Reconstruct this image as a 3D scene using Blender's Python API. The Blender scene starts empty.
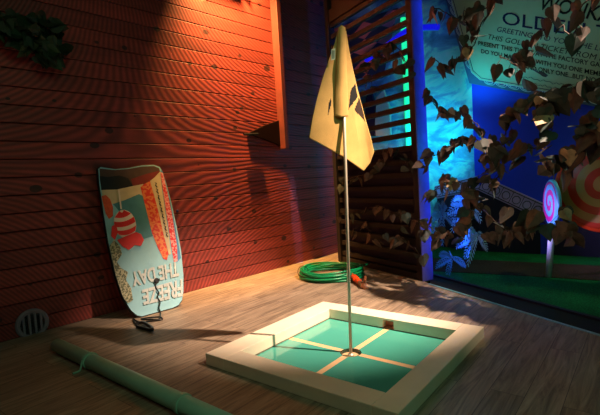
import bpy, bmesh, math, random
from mathutils import Vector as V, Matrix
random.seed(7)
S = bpy.context.scene
COL = S.collection
PI = math.pi

# ------------------------------------------------------------------ camera
FPX, PITCH, ROLL, YAW, CH = 435.6, 0.0643740, -0.0611440, 0.6787977, 1.15
cp, sp, cy, sy = math.cos(PITCH), math.sin(PITCH), math.cos(YAW), math.sin(YAW)
head = V((cy, sy, 0)); rgt = V((sy, -cy, 0)); upz = V((0, 0, 1))
FW = head*cp - upz*sp
U0 = upz*cp + head*sp
RR = rgt*math.cos(ROLL) + U0*math.sin(ROLL)
UU = U0*math.cos(ROLL) - rgt*math.sin(ROLL)
CAM = V((0, 0, CH))
cam = bpy.data.cameras.new('camera')
cam.sensor_width = 36; cam.lens = FPX/600*36; cam.clip_end = 60; cam.clip_start = .05
co = bpy.data.objects.new('camera', cam); COL.objects.link(co)
co.matrix_world = Matrix(((RR.x, UU.x, -FW.x, 0), (RR.y, UU.y, -FW.y, 0), (RR.z, UU.z, -FW.z, CH), (0, 0, 0, 1)))
S.camera = co

def ray(x, y): return RR*(x-300) - UU*(y-207.5) + FW*FPX
def floor_at(x, y, z=0.0):
    d = ray(x, y); return CAM + d*((z-CH)/d.z)
def on_plane(x, y, p0, n):
    d = ray(x, y); return CAM + d*((V(p0)-CAM).dot(n)/d.dot(n))

# ------------------------------------------------------------------ materials
def lin(c):
    return tuple((v/12.92 if v <= .04045 else ((v+.055)/1.055)**2.4) for v in c)
def new_mat(name):
    m = bpy.data.materials.new(name); m.use_nodes = True
    nt = m.node_tree; b = nt.nodes['Principled BSDF']
    return m, nt, b
def N(nt, t, **kw):
    n = nt.nodes.new(t)
    for k, v in kw.items(): setattr(n, k, v)
    return n
def ma(nt, op, a, b=None):
    n = N(nt, 'ShaderNodeMath', operation=op)
    for i, v in enumerate((a, b)):
        if v is None: continue
        if isinstance(v, (int, float)): n.inputs[i].default_value = v
        else: nt.links.new(v, n.inputs[i])
    return n.outputs[0]
def mixc(nt, fac, a, b, mode='MIX'):
    n = N(nt, 'ShaderNodeMix', data_type='RGBA', blend_type=mode)
    for i, v in ((0, fac), (6, a), (7, b)):
        if isinstance(v, (int, float)): n.inputs[i].default_value = v
        elif isinstance(v, tuple): n.inputs[i].default_value = (*v[:3], 1)
        else: nt.links.new(v, n.inputs[i])
    return n.outputs[2]
def ramp(nt, f, stops):
    n = N(nt, 'ShaderNodeValToRGB'); r = n.color_ramp
    while len(r.elements) < len(stops): r.elements.new(.5)
    for e, (p, c) in zip(r.elements, stops): e.position = p; e.color = (*c[:3], 1)
    nt.links.new(f, n.inputs[0]); return n.outputs[0]
def mat(name, c, rough=.6, metal=0, noise=.15, scale=12, bump=0, bscale=60, emit=None, estr=0, spec=.5, trans=0, srgb=True, coords='Object'):
    m, nt, b = new_mat(name)
    c = lin(c) if srgb else c
    b.inputs['Roughness'].default_value = rough; b.inputs['Metallic'].default_value = metal
    b.inputs['Specular IOR Level'].default_value = spec
    tc = N(nt, 'ShaderNodeTexCoord')
    nz = N(nt, 'ShaderNodeTexNoise'); nz.inputs['Scale'].default_value = scale; nz.inputs['Detail'].default_value = 4
    nt.links.new(tc.outputs[coords], nz.inputs['Vector'])
    lo = tuple(v*(1-noise) for v in c); hi = tuple(min(1, v*(1+noise)) for v in c)
    nt.links.new(ramp(nt, nz.outputs['Fac'], [(.3, lo), (.7, hi)]), b.inputs['Base Color'])
    if bump:
        n2 = N(nt, 'ShaderNodeTexNoise'); n2.inputs['Scale'].default_value = bscale
        nt.links.new(tc.outputs[coords], n2.inputs['Vector'])
        bp = N(nt, 'ShaderNodeBump'); bp.inputs['Strength'].default_value = bump; bp.inputs['Distance'].default_value = .01
        nt.links.new(n2.outputs['Fac'], bp.inputs['Height']); nt.links.new(bp.outputs[0], b.inputs['Normal'])
    if emit:
        b.inputs['Emission Color'].default_value = (*lin(emit), 1); b.inputs['Emission Strength'].default_value = estr
    if trans:
        b.inputs['Subsurface Weight'].default_value = 0
    return m

def cladding_mat(name, base, ripple=.5, u0=2.35):
    """red stained deck boards with an embossed ripple, wall coordinates: object X along, Z up"""
    m, nt, b = new_mat(name)
    tc = N(nt, 'ShaderNodeTexCoord'); sep = N(nt, 'ShaderNodeSeparateXYZ'); nt.links.new(tc.outputs['Object'], sep.inputs[0])
    t = ma(nt, 'SUBTRACT', sep.outputs[0], 1.3)
    w = ma(nt, 'SUBTRACT', ma(nt, 'MULTIPLY', t, 24.0), ma(nt, 'MULTIPLY', ma(nt, 'MULTIPLY', t, t), 2.7))
    w = ma(nt, 'SUBTRACT', w, 22.0)
    z = ma(nt, 'SUBTRACT', sep.outputs[2], 1.45)
    nz = N(nt, 'ShaderNodeTexNoise'); nz.inputs['Scale'].default_value = 2.2; nz.inputs['Detail'].default_value = 2
    nt.links.new(tc.outputs['Object'], nz.inputs['Vector'])
    brd = ma(nt, 'FLOOR', ma(nt, 'DIVIDE', ma(nt, 'ADD', sep.outputs[2], .0195), .1475))
    wn = N(nt, 'ShaderNodeTexWhiteNoise', noise_dimensions='1D'); nt.links.new(brd, wn.inputs['W'])
    ph = ma(nt, 'ADD', ma(nt, 'MULTIPLY', w, z), ma(nt, 'MULTIPLY', nz.outputs['Fac'], 1.2))
    ph = ma(nt, 'ADD', ph, ma(nt, 'MULTIPLY', wn.outputs['Value'], .5))
    s = ma(nt, 'SINE', ma(nt, 'MULTIPLY', ph, 2*PI))
    s = ma(nt, 'ADD', ma(nt, 'MULTIPLY', s, .5), .5)
    n2 = N(nt, 'ShaderNodeTexNoise'); n2.inputs['Scale'].default_value = 5; n2.inputs['Detail'].default_value = 6
    mp = N(nt, 'ShaderNodeMapping'); mp.inputs['Scale'].default_value = (.5, 1, 4)
    nt.links.new(tc.outputs['Object'], mp.inputs[0]); nt.links.new(mp.outputs[0], n2.inputs['Vector'])
    c = lin(base)
    col = ramp(nt, n2.outputs['Fac'], [(.25, tuple(v*.7 for v in c)), (.75, tuple(v*1.2 for v in c))])
    col = mixc(nt, ma(nt, 'MULTIPLY', s, ripple), col, tuple(v*.30 for v in c))
    shade = ma(nt, 'ADD', ma(nt, 'MULTIPLY', wn.outputs['Value'], .3), .8)
    vm = N(nt, 'ShaderNodeVectorMath', operation='SCALE'); nt.links.new(col, vm.inputs[0]); nt.links.new(shade, vm.inputs['Scale'])
    vo = N(nt, 'ShaderNodeTexVoronoi', voronoi_dimensions='2D'); vo.inputs['Scale'].default_value = 2.7
    mk = N(nt, 'ShaderNodeCombineXYZ'); nt.links.new(ma(nt, 'MULTIPLY', sep.outputs[0], .7), mk.inputs[0]); nt.links.new(sep.outputs[2], mk.inputs[1]); nt.links.new(mk.outputs[0], vo.inputs['Vector'])
    kn = ma(nt, 'LESS_THAN', vo.outputs['Distance'], ma(nt, 'SUBTRACT', ma(nt, 'MULTIPLY', nz.outputs['Fac'], .26), .075))
    nt.links.new(mixc(nt, ma(nt, 'MULTIPLY', kn, .85), vm.outputs[0], (.012, .004, .003)), b.inputs['Base Color'])
    bp = N(nt, 'ShaderNodeBump'); bp.inputs['Strength'].default_value = .35; bp.inputs['Distance'].default_value = .004
    nt.links.new(s, bp.inputs['Height']); nt.links.new(bp.outputs[0], b.inputs['Normal'])
    b.inputs['Roughness'].default_value = .55
    return m

def floor_mat():
    m, nt, b = new_mat('wood_plank_floor')
    tc = N(nt, 'ShaderNodeTexCoord')
    br = N(nt, 'ShaderNodeTexBrick'); br.offset = .37
    br.inputs['Scale'].default_value = 1; br.inputs['Brick Width'].default_value = 1.15; br.inputs['Row Height'].default_value = .165
    br.inputs['Mortar Size'].default_value = .0014; br.inputs['Color1'].default_value = (0, 0, 0, 1); br.inputs['Color2'].default_value = (1, 1, 1, 1)
    br.inputs['Mortar'].default_value = (.5, .5, .5, 1); br.inputs['Bias'].default_value = 0
    nt.links.new(tc.outputs['Object'], br.inputs['Vector'])
    mp = N(nt, 'ShaderNodeMapping'); mp.inputs['Scale'].default_value = (1.1, 13, 1)
    nt.links.new(tc.outputs['Object'], mp.inputs[0])
    ad = N(nt, 'ShaderNodeVectorMath', operation='MULTIPLY_ADD')
    nt.links.new(br.outputs['Color'], ad.inputs[0]); ad.inputs[1].default_value = (5, 3, 0); nt.links.new(mp.outputs[0], ad.inputs[2])
    nz = N(nt, 'ShaderNodeTexNoise'); nz.inputs['Scale'].default_value = 1.6; nz.inputs['Detail'].default_value = 8; nz.inputs['Roughness'].default_value = .68
    nz.inputs['Distortion'].default_value = 1.4
    nt.links.new(ad.outputs[0], nz.inputs['Vector'])
    col = ramp(nt, nz.outputs['Fac'], [(.2, lin((.20, .16, .13))), (.42, lin((.50, .43, .36))), (.58, lin((.64, .56, .47))), (.8, lin((.76, .68, .58)))])
    sep = N(nt, 'ShaderNodeSeparateColor'); nt.links.new(br.outputs['Color'], sep.inputs[0])
    sh = ma(nt, 'ADD', ma(nt, 'MULTIPLY', sep.outputs[0], .2), .82)
    vm = N(nt, 'ShaderNodeVectorMath', operation='SCALE'); nt.links.new(col, vm.inputs[0]); nt.links.new(sh, vm.inputs['Scale'])
    nt.links.new(mixc(nt, br.outputs['Fac'], vm.outputs[0], (.03, .02, .015)), b.inputs['Base Color'])
    b.inputs['Roughness'].default_value = .52
    bp = N(nt, 'ShaderNodeBump'); bp.inputs['Strength'].default_value = .15; bp.inputs['Distance'].default_value = .002
    nt.links.new(nz.outputs['Fac'], bp.inputs['Height']); nt.links.new(bp.outputs[0], b.inputs['Normal'])
    return m

def turf_mat(name, a, bb):
    m, nt, b = new_mat(name)
    tc = N(nt, 'ShaderNodeTexCoord')
    n1 = N(nt, 'ShaderNodeTexNoise'); n1.inputs['Scale'].default_value = 90; n1.inputs['Detail'].default_value = 3
    n2 = N(nt, 'ShaderNodeTexNoise'); n2.inputs['Scale'].default_value = 3
    for n in (n1, n2): nt.links.new(tc.outputs['Object'], n.inputs['Vector'])
    f = ma(nt, 'ADD', ma(nt, 'MULTIPLY', n1.outputs['Fac'], .75), ma(nt, 'MULTIPLY', n2.outputs['Fac'], .25))
    nt.links.new(ramp(nt, f, [(.35, lin(a)), (.65, lin(bb))]), b.inputs['Base Color'])
    b.inputs['Roughness'].default_value = .9; b.inputs['Specular IOR Level'].default_value = .2
    bp = N(nt, 'ShaderNodeBump'); bp.inputs['Strength'].default_value = .8; bp.inputs['Distance'].default_value = .012
    nt.links.new(n1.outputs['Fac'], bp.inputs['Height']); nt.links.new(bp.outputs[0], b.inputs['Normal'])
    return m

def sky_paint_mat():
    """painted backdrop: pale blue and turquoise brushed clouds"""
    m, nt, b = new_mat('painted_backdrop')
    tc = N(nt, 'ShaderNodeTexCoord')
    mp = N(nt, 'ShaderNodeMapping'); mp.inputs['Scale'].default_value = (1, .8, 1.7); nt.links.new(tc.outputs['Object'], mp.inputs[0])
    n1 = N(nt, 'ShaderNodeTexNoise'); n1.inputs['Scale'].default_value = 2.0; n1.inputs['Detail'].default_value = 9; n1.inputs['Roughness'].default_value = .62; n1.inputs['Distortion'].default_value = .8
    nt.links.new(mp.outputs[0], n1.inputs['Vector'])
    nt.links.new(ramp(nt, n1.outputs['Fac'], [(.3, lin((.22, .42, .55))), (.48, lin((.42, .72, .82))), (.56, lin((.55, .95, .90))), (.72, lin((.85, .97, .95)))]), b.inputs['Base Color'])
    b.inputs['Roughness'].default_value = .6
    return m

def harlequin_mat():
    m, nt, b = new_mat('harlequin_cloth')
    tc = N(nt, 'ShaderNodeTexCoord'); sep = N(nt, 'ShaderNodeSeparateXYZ'); nt.links.new(tc.outputs['Object'], sep.inputs[0])
    a = ma(nt, 'MULTIPLY', sep.outputs[1], 1.7); c = ma(nt, 'MULTIPLY', sep.outputs[2], 3.4)
    f = ma(nt, 'FLOOR', ma(nt, 'ADD', a, c)); g = ma(nt, 'FLOOR', ma(nt, 'SUBTRACT', a, c))
    s = ma(nt, 'MODULO', ma(nt, 'ABSOLUTE', ma(nt, 'ADD', f, g)), 2.0)
    wn = N(nt, 'ShaderNodeTexWhiteNoise', noise_dimensions='2D')
    cb = N(nt, 'ShaderNodeCombineXYZ'); nt.links.new(f, cb.inputs[0]); nt.links.new(g, cb.inputs[1]); nt.links.new(cb.outputs[0], wn.inputs['Vector'])
    pink = ramp(nt, wn.outputs['Value'], [(0, lin((.75, .42, .45))), (.5, lin((.80, .52, .42))), (1, lin((.58, .42, .62)))])
    nt.links.new(mixc(nt, s, pink, lin((.10, .20, .28))), b.inputs['Base Color'])
    b.inputs['Roughness'].default_value = .8
    return m

def swirl_mat(name, c1, c2, turns, rad, rough=.35, glow=0):
    """two-colour spiral around the local Z axis"""
    m, nt, b = new_mat(name)
    tc = N(nt, 'ShaderNodeTexCoord'); sep = N(nt, 'ShaderNodeSeparateXYZ'); nt.links.new(tc.outputs['Object'], sep.inputs[0])
    ang = ma(nt, 'DIVIDE', ma(nt, 'ARCTAN2', sep.outputs[1], sep.outputs[0]), 2*PI)
    r = ma(nt, 'SQRT', ma(nt, 'ADD', ma(nt, 'MULTIPLY', sep.outputs[0], sep.outputs[0]), ma(nt, 'MULTIPLY', sep.outputs[1], sep.outputs[1])))
    f = ma(nt, 'FRACT', ma(nt, 'ADD', ma(nt, 'ADD', ang, ma(nt, 'MULTIPLY', r, turns/rad)), 4.0))
    s = ma(nt, 'GREATER_THAN', f, .5)
    nt.links.new(mixc(nt, s, lin(c1), lin(c2)), b.inputs['Base Color'])
    b.inputs['Roughness'].default_value = rough
    return m

M = {}
M['clad'] = cladding_mat('red_stained_boards', (.60, .225, .19), .75)
M['clad_dark'] = mat('board_backing', (.05, .03, .03), .9)
M['beam'] = mat('stained_beam', (.33, .11, .07), .6, noise=.25, scale=6)
M['floor'] = floor_mat()
M['turf'] = turf_mat('green_turf', (.03, .20, .10), (.10, .52, .27))
M['turf_brown'] = turf_mat('brown_path_turf', (.17, .09, .07), (.40, .25, .19))
M['black'] = mat('matte_black', (.035, .03, .035), .8)
M['blackpl'] = mat('black_plastic', (.04, .04, .045), .4)
M['lattice'] = mat('dark_stained_timber', (.09, .042, .038), .65, noise=.3, scale=9)
M['wedge'] = mat('shaded_wedge_timber', (.09, .03, .025), .95, spec=.05)  # shade on the bracket is put into this near-black colour
M['edge'] = mat('metal_edge_strip', (.55, .76, .76), .4, metal=.3)
M['kerb'] = mat('kerb_black', (.02, .018, .02), .9)
M['edgeb'] = mat('blue_tinted_edge_board', (.32, .32, .62), .6)  # blue light on the post side is put into this colour
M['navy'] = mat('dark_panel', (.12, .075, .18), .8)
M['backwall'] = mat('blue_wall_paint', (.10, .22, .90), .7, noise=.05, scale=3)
M['sky'] = sky_paint_mat()
M['harl'] = harlequin_mat()
M['ceil'] = mat('ceiling_black', (.06, .06, .06), .9)
M['cream'] = mat('cream_paint', (.93, .87, .77), .55, noise=.06, scale=5)
M['teal'] = mat('teal_acrylic', (.30, .66, .59), .10, noise=.04, scale=3, spec=.6)
M['tealdark'] = mat('acrylic_edge', (.03, .24, .20), .2)
M['strip'] = mat('cream_strip', (.93, .77, .58), .3, noise=.05)
M['steel'] = mat('brushed_steel', (.80, .76, .68), .35, metal=.35, noise=.08)
M['brownred'] = mat('brown_ball_port', (.72, .42, .31), .6)
M['flag'] = mat('yellow_flag_cloth', (.87, .70, .40), .85, noise=.08, scale=14, bump=.25, bscale=220)
M['flagblk'] = mat('flag_black_print', (.03, .03, .025), .85)
M['flagbrn'] = mat('flag_brown_print', (.20, .12, .06), .85)
M['tag'] = mat('tag_white', (.80, .85, .74), .7)
M['tagink'] = mat('tag_ink', (.12, .28, .22), .7)
M['hose'] = mat('green_hose', (.02, .50, .30), .35, noise=.15)
M['hosetie'] = mat('hose_tie', (.02, .10, .07), .5)
M['orange'] = mat('orange_plastic', (.95, .28, .08), .35)
M['brass'] = mat('brass_fitting', (.75, .50, .35), .35, metal=.7)
M['pipe'] = mat('pale_green_pipe', (.60, .80, .70), .45, noise=.08, scale=6)
M['vent'] = mat('grey_vent', (.50, .46, .52), .5)
M['stick'] = mat('white_stick', (.90, .88, .95), .4, noise=.03)
M['ticket'] = mat('printed_ticket', (.80, .84, .72), .6, noise=.08, scale=2.5)
M['ticket_edge'] = mat('ticket_margin', (.28, .38, .55), .6, noise=.08)
M['ink'] = mat('black_ink', (.04, .04, .07), .7)
M['inkblue'] = mat('blue_ink', (.10, .12, .34), .7)
M['inkgrey'] = mat('grey_ink', (.32, .40, .42), .7)
M['line'] = mat('pale_line', (.85, .90, .95), .6)
M['frieze'] = mat('frieze_board', (.76, .62, .82), .6, noise=.08)
M['bluetube'] = mat('blue_tube', (.1, .1, .9), .3, emit=(.08, .10, 1.0), estr=.55)
M['greentube'] = mat('green_tube', (.2, .9, .7), .3, emit=(.12, 1.0, .62), estr=.9)
M['stem'] = mat('brown_vine_stem', (.20, .13, .08), .8)
for i, c in enumerate([(.24, .22, .19), (.30, .25, .23), (.18, .20, .19), (.37, .30, .25), (.21, .26, .24), (.66, .56, .43)]):
    M['leaf%d' % i] = mat('ivy_leaf', c, .6, noise=.35, scale=25)
M['gleaf'] = mat('dark_green_leaf', (.08, .17, .08), .6, noise=.4, scale=20)
M['gleaf2'] = mat('mid_green_leaf', (.15, .23, .11), .6, noise=.4, scale=20)
M['fern'] = mat('fern_frond', (.48, .80, .74), .6, noise=.25, scale=20)  # cyan light on the ferns is partly put into this colour
M['bb_edge'] = mat('bodyboard_foam', (.13, .11, .11), .7)
M['bb_base'] = mat('board_pale_blue', (.56, .76, .80), .5, noise=.10, scale=5)
M['bb_teal'] = mat('board_teal', (.28, .52, .56), .5, noise=.12, scale=9)
M['bb_black'] = mat('board_black', (.06, .06, .07), .5)
M['bb_brown'] = mat('board_dark_brown', (.30, .20, .16), .6)
M['bb_dred'] = mat('board_dark_red', (.48, .14, .12), .5)
M['bb_cream'] = mat('board_cream', (.82, .74, .58), .5, noise=.1)
M['bb_red'] = mat('board_red', (.86, .16, .15), .5, noise=.1)
M['bb_white'] = mat('board_white', (.90, .84, .78), .5, noise=.05)
M['bb_text'] = mat('board_faded_print', (.72, .75, .74), .5, noise=.18, scale=14)
M['bb_orange'] = mat('board_orange', (.88, .34, .18), .5, noise=.2, scale=30)
M['bb_blue'] = mat('board_blue', (.25, .52, .70), .5)
def speckle_mat(name, a, b_, sc):
    m, nt, b = new_mat(name)
    tc = N(nt, 'ShaderNodeTexCoord'); nz = N(nt, 'ShaderNodeTexNoise'); nz.inputs['Scale'].default_value = sc; nz.inputs['Detail'].default_value = 3
    nt.links.new(tc.outputs['Object'], nz.inputs['Vector'])
    nt.links.new(ramp(nt, nz.outputs['Fac'], [(.47, lin(a)), (.53, lin(b_))]), b.inputs['Base Color']); b.inputs['Roughness'].default_value = .5
    return m
M['bb_floral'] = speckle_mat('board_floral_red', (.84, .20, .13), (.90, .50, .26), 38)
M['bb_chev'] = speckle_mat('board_red_weave', (.84, .12, .16), (.92, .62, .60), 55)
M['bb_palm'] = speckle_mat('board_palm_print', (.34, .36, .24), (.70, .68, .54), 60)

# ------------------------------------------------------------------ mesh builder
class MB:
    def __init__(s): s.v = []; s.f = []; s.m = []
    def add(s, vs, fs, mi=0):
        o = len(s.v); s.v += [V(p) for p in vs]
        for f in fs: s.f.append([i+o for i in f]); s.m.append(mi)
    def obox(s, c, ax, ay, az, mi=0):
        """box from a centre and three half-axis vectors"""
        c = V(c); ax, ay, az = V(ax), V(ay), V(az)
        vs = [c+ax*i+ay*j+az*k for i in (-1, 1) for j in (-1, 1) for k in (-1, 1)]
        fs = [(0, 1, 3, 2), (4, 6, 7, 5), (0, 4, 5, 1), (2, 3, 7, 6), (0, 2, 6, 4), (1, 5, 7, 3)]
        s.add(vs, fs, mi)
    def box(s, x0, x1, y0, y1, z0, z1, mi=0):
        s.obox(((x0+x1)/2, (y0+y1)/2, (z0+z1)/2), ((x1-x0)/2, 0, 0), (0, (y1-y0)/2, 0), (0, 0, (z1-z0)/2), mi)
    def tube(s, pts, r, n=8, mi=0, closed=False):
        pts = [V(p) for p in pts]; L = len(pts)
        rs = r if isinstance(r, (list, tuple)) else [r]*L
        up = None; vs = []; fs = []
        for i, p in enumerate(pts):
            a = pts[(i-1) % L] if (i > 0 or closed) else p
            b = pts[(i+1) % L] if (i < L-1 or closed) else p
            t = (b-a).normalized()
            if up is None:
                up = t.orthogonal().normalized()
            up = (up - t*up.dot(t)).normalized(); sd = t.cross(up)
            for k in range(n):
                an = 2*PI*k/n; vs.append(p+(up*math.cos(an)+sd*math.sin(an))*rs[i])
        for i in range(L if closed else L-1):
            for k in range(n):
                j = (i+1) % L
                fs.append((i*n+k, i*n+(k+1) % n, j*n+(k+1) % n, j*n+k))
        if not closed:
            fs.append(tuple(range(n-1, -1, -1))); fs.append(tuple((L-1)*n+k for k in range(n)))
        s.add(vs, fs, mi)
    def prism(s, poly, off, mi=0):
        """closed polygon of 3-D points, extruded by vector off"""
        n = len(poly); off = V(off)
        vs = [V(p) for p in poly]+[V(p)+off for p in poly]
        fs = [tuple(range(n-1, -1, -1)), tuple(range(n, 2*n))]+[(i, (i+1) % n, n+(i+1) % n, n+i) for i in range(n)]
        s.add(vs, fs, mi)
    def poly(s, poly, mi=0): s.add(poly, [tuple(range(len(poly)))], mi)
    def lathe(s, prof, org, axis, n=24, mi=0):
        """profile of (radius, height) about an axis"""
        org = V(org); axis = V(axis).normalized(); a = axis.orthogonal().normalized(); b = axis.cross(a)
        vs = []; fs = []
        for r, h in prof:
            for k in range(n):
                t = 2*PI*k/n; vs.append(org+axis*h+(a*math.cos(t)+b*math.sin(t))*r)
        for i in range(len(prof)-1):
            for k in range(n): fs.append((i*n+k, i*n+(k+1) % n, (i+1)*n+(k+1) % n, (i+1)*n+k))
        if prof[0][0] > 1e-5: fs.append(tuple(range(n-1, -1, -1)))
        if prof[-1][0] > 1e-5: fs.append(tuple((len(prof)-1)*n+k for k in range(n)))
        s.add(vs, fs, mi)
    def build(s, name, mats, parent=None, smooth=False, bevel=0, origin=None, fixn=True):
        me = bpy.data.meshes.new(name)
        o0 = V(origin) if origin is not None else V((0, 0, 0))
        if parent is not None: o0 = wloc(parent)
        me.from_pydata([tuple(p-o0) for p in s.v], [], s.f)
        if not isinstance(mats, (list, tuple)): mats = [mats]
        for m in mats: me.materials.append(m)
        for p, mi in zip(me.polygons, s.m): p.material_index = mi; p.use_smooth = smooth
        if fixn:
            bm = bmesh.new(); bm.from_mesh(me); bmesh.ops.recalc_face_normals(bm, faces=bm.faces); bm.to_mesh(me); bm.free()
        ob = bpy.data.objects.new(name, me); COL.objects.link(ob)
        if parent is not None: ob.parent = parent
        elif origin is not None: ob.location = o0
        if bevel:
            bv = ob.modifiers.new('bevel', 'BEVEL'); bv.width = bevel; bv.segments = 2; bv.limit_method = 'ANGLE'; bv.angle_limit = math.radians(40)
        return ob
def wloc(o):
    p = V(o.location)
    while o.parent is not None: o = o.parent; p = p+V(o.location)
    return p
def thing(name, loc, label, cat, group=None):
    o = bpy.data.objects.new(name, None); COL.objects.link(o); o.location = loc; o.empty_display_size = .1
    return tag(o, label, cat, group)
def tag(o, label, cat, group=None):
    o['label'] = label; o['category'] = cat
    if group: o['group'] = group
    return o
def struct(o, label=None, cat=None):
    o['kind'] = 'structure'
    if label: o['label'] = label
    if cat: o['category'] = cat
    return o
def catmull(P, n=8):
    P = [V(p) for p in P]; out = []
    for i in range(len(P)-1):
        a = P[max(i-1, 0)]; b = P[i]; c = P[i+1]; d = P[min(i+2, len(P)-1)]
        for k in range(n):
            t = k/n
            out.append(.5*((2*b)+(c-a)*t+(2*a-5*b+4*c-d)*t*t+(3*b-a-3*c+d)*t**3))
    out.append(P[-1]); return out

# ------------------------------------------------------------------ setting
W0 = V((1.111, 4.049, 0)); WD = V((.99742051, -.07177968, 0)); WN = V((-.07177968, -.99742051, 0))  # towards the room
def wall_pt(x, y, off=0.0): return on_plane(x, y, W0+WN*off, WN)
# wall clad with boards; object X runs along the wall so the ripple follows it
mb = MB()
zb = -.0195
WX0, WX1 = -2.6, 5.55
k = 0
back = W0-WN*.02
def wl(u, off, z):
    """u = world X on the wall face"""
    return W0+WD*((u-W0.x)/WD.x)+WN*off+V((0, 0, z))
while zb+k*.1475 < 5:
    z0 = max(0, zb+k*.1475+.004); z1 = zb+(k+1)*.1475-.004
    vs = []
    for (off, zz) in ((-.02, z0), (-.004, z0), (0, z0+.004), (0, z1-.004), (-.004, z1), (-.02, z1)):
        vs += [wl(WX0, off, zz), wl(WX1, off, zz)]
    fs = [(2*i, 2*i+1, 2*i+3, 2*i+2) for i in range(5)]+[(0, 2, 4, 6, 8, 10), (11, 9, 7, 5, 3, 1), (10, 11, 1, 0)]
    mb.add(vs, fs, 0); k += 1
mb.prism([wl(WX0, -.02, 0), wl(WX1, -.02, 0), wl(WX1, -.02, 5), wl(WX0, -.02, 5)], -WN*.1, 1)
wall = mb.build('wall_left', [M['clad'], M['clad_dark']])
struct(wall, 'red stained ribbed plank wall on the left', 'wall')

KA, KB = V((4.232, 1.766, 0)), V((3.412, .266, 0))          # edge of the wooden floor
LR, LL = V((4.325, 1.869, 0)), V((5.05, 3.614, 0))          # foot of the lattice screen
LDIR = (LL-LR).normalized(); LNRM = V((-LDIR.y, LDIR.x, 0))  # towards camera side
KD = (KB-KA).normalized()
KEND = KA+KD*4.2
mb = MB()
top = [V((WX0, -2.6, 0)), V((KEND.x, -2.6, 0)), KEND, KA, LR+LNRM*.0, V((5.55, 3.25, 0)), V((5.55, 3.73, 0)), wl(WX0, 0, 0)]
PIT = (1.853, 2.863, 1.021, 2.067)                             # recess below the putting hole tiles
bm = bmesh.new(); bm.faces.new([bm.verts.new(p) for p in top])
for co_, no in (((PIT[0], 0, 0), (1, 0, 0)), ((PIT[1], 0, 0), (1, 0, 0)), ((0, PIT[2], 0), (0, 1, 0)), ((0, PIT[3], 0), (0, 1, 0))):
    bmesh.ops.bisect_plane(bm, geom=bm.verts[:]+bm.edges[:]+bm.faces[:], plane_co=co_, plane_no=no)
hole = [f for f in bm.faces if PIT[0] < f.calc_center_median().x < PIT[1] and PIT[2] < f.calc_center_median().y < PIT[3]]
for f in hole:
    for v_ in f.verts: pass
bmesh.ops.delete(bm, geom=hole, context='FACES')
ex = bmesh.ops.extrude_face_region(bm, geom=bm.faces[:])
for v_ in [g for g in ex['geom'] if isinstance(g, bmesh.types.BMVert)]: v_.co.z -= .08
bmesh.ops.recalc_face_normals(bm, faces=bm.faces)
me = bpy.data.meshes.new('floor'); bm.to_mesh(me); bm.free(); me.materials.append(M['floor'])
fl = bpy.data.objects.new('floor', me); COL.objects.link(fl); struct(fl, 'brown wood plank floor', 'floor')
mb = MB(); mb.box(PIT[0]-.05, PIT[1]+.05, PIT[2]-.05, PIT[3]+.05, -.12, -.0805)
struct(mb.build('floor_recess', M['black']))
# thin metal edge strip on the floor edge
mb = MB(); kn = V((-KD.y, KD.x, 0))
if kn.x < 0: kn = -kn
mb.obox((KA+KEND)/2+V((0, 0, .003))-kn*.012, (KEND-KA)/2, kn*.012, V((0, 0, .003)))
mb.obox((KA+KEND)/2+V((0, 0, .003))-kn*.012, KD*.001, kn*.001, V((0, 0, .001)))
struct(mb.build('trim_1', M['edge']))
mb = MB()                                                     # black kerb gutter
KA2, KB2 = V((4.608, 1.918, 0)), V((3.719, .288, 0)); KD2 = (KB2-KA2).normalized(); KEND2 = KA2+KD2*4.2
mb.prism([KA+kn*.001, KEND+kn*.001, KEND2, KA2], V((0, 0, -.08)))
struct(mb.build('trim_2', M['kerb']))
mb = MB()
mb.obox((KA2+KEND2)/2+V((0, 0, -.012))+kn*.006, (KEND2-KA2)/2, kn*.02, V((0, 0, .03)))
struct(mb.build('trim_3', M['navy']))
XB = 6.27; CY = 1.80
CW = V((XB, CY, 0)); CWE = V((7.5, 6.0, 0)); CWD = (CWE-CW).normalized(); CWN = V((-CWD.y, CWD.x, 0))
BN = V((-1, 0, 0))
mb = MB(); mb.prism([KA2+V((.03, 0, 0)), KEND2+V((.03, 0, 0)), V((XB, KEND2.y, 0)), CW, CWE, V((5.6, 6.0, 0)), V((5.56, 3.8, 0)), LL+V((.05, 0, 0)), LR+V((.1, .05, 0))], V((0, 0, -.06)))
for v_ in mb.v: v_.z -= .003
struct(mb.build('floor_turf', M['turf']), 'green artificial turf beyond the black kerb', 'turf')
mb = MB()                                                     # brown path across the turf
pa = [floor_at(432, 258), floor_at(500, 261), floor_at(560, 264), floor_at(640, 268), floor_at(640, 283), floor_at(560, 278), floor_at(500, 274.5), floor_at(432, 271)]
mb.prism([p+V((0, 0, -.002)) for p in pa], V((0, 0, .005)))
struct(mb.build('floor_path', M['turf_brown']), 'brown carpet path crossing the green turf', 'path')
mb = MB(); mb.box(XB, XB+.12, -3, CY+.1, 0, 5)
struct(mb.build('wall_back', M['backwall']), 'smooth wall painted deep blue', 'wall')
mb = MB(); mb.prism([CW, CWE, CWE+V((0, 0, 5)), CW+V((0, 0, 5))], -CWN*.1 if CWN.x < 0 else CWN*.1)
struct(mb.build('wall_right', M['sky']), 'brush painted wall lit cyan', 'wall')
mb = MB(); mb.prism([wl(5.55, .0, 0), V((5.6, 6.0, 0)), V((5.6, 6.0, 5)), wl(5.55, .0, 5)], V((.05, 0, 0)))
struct(mb.build('wall_behind', M['navy']))
mb = MB(); mb.box(WX0, 7.6, -3, 6.1, 5.0, 5.1)
struct(mb.build('ceiling', M['ceil']), 'dark ceiling', 'ceiling')

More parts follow.
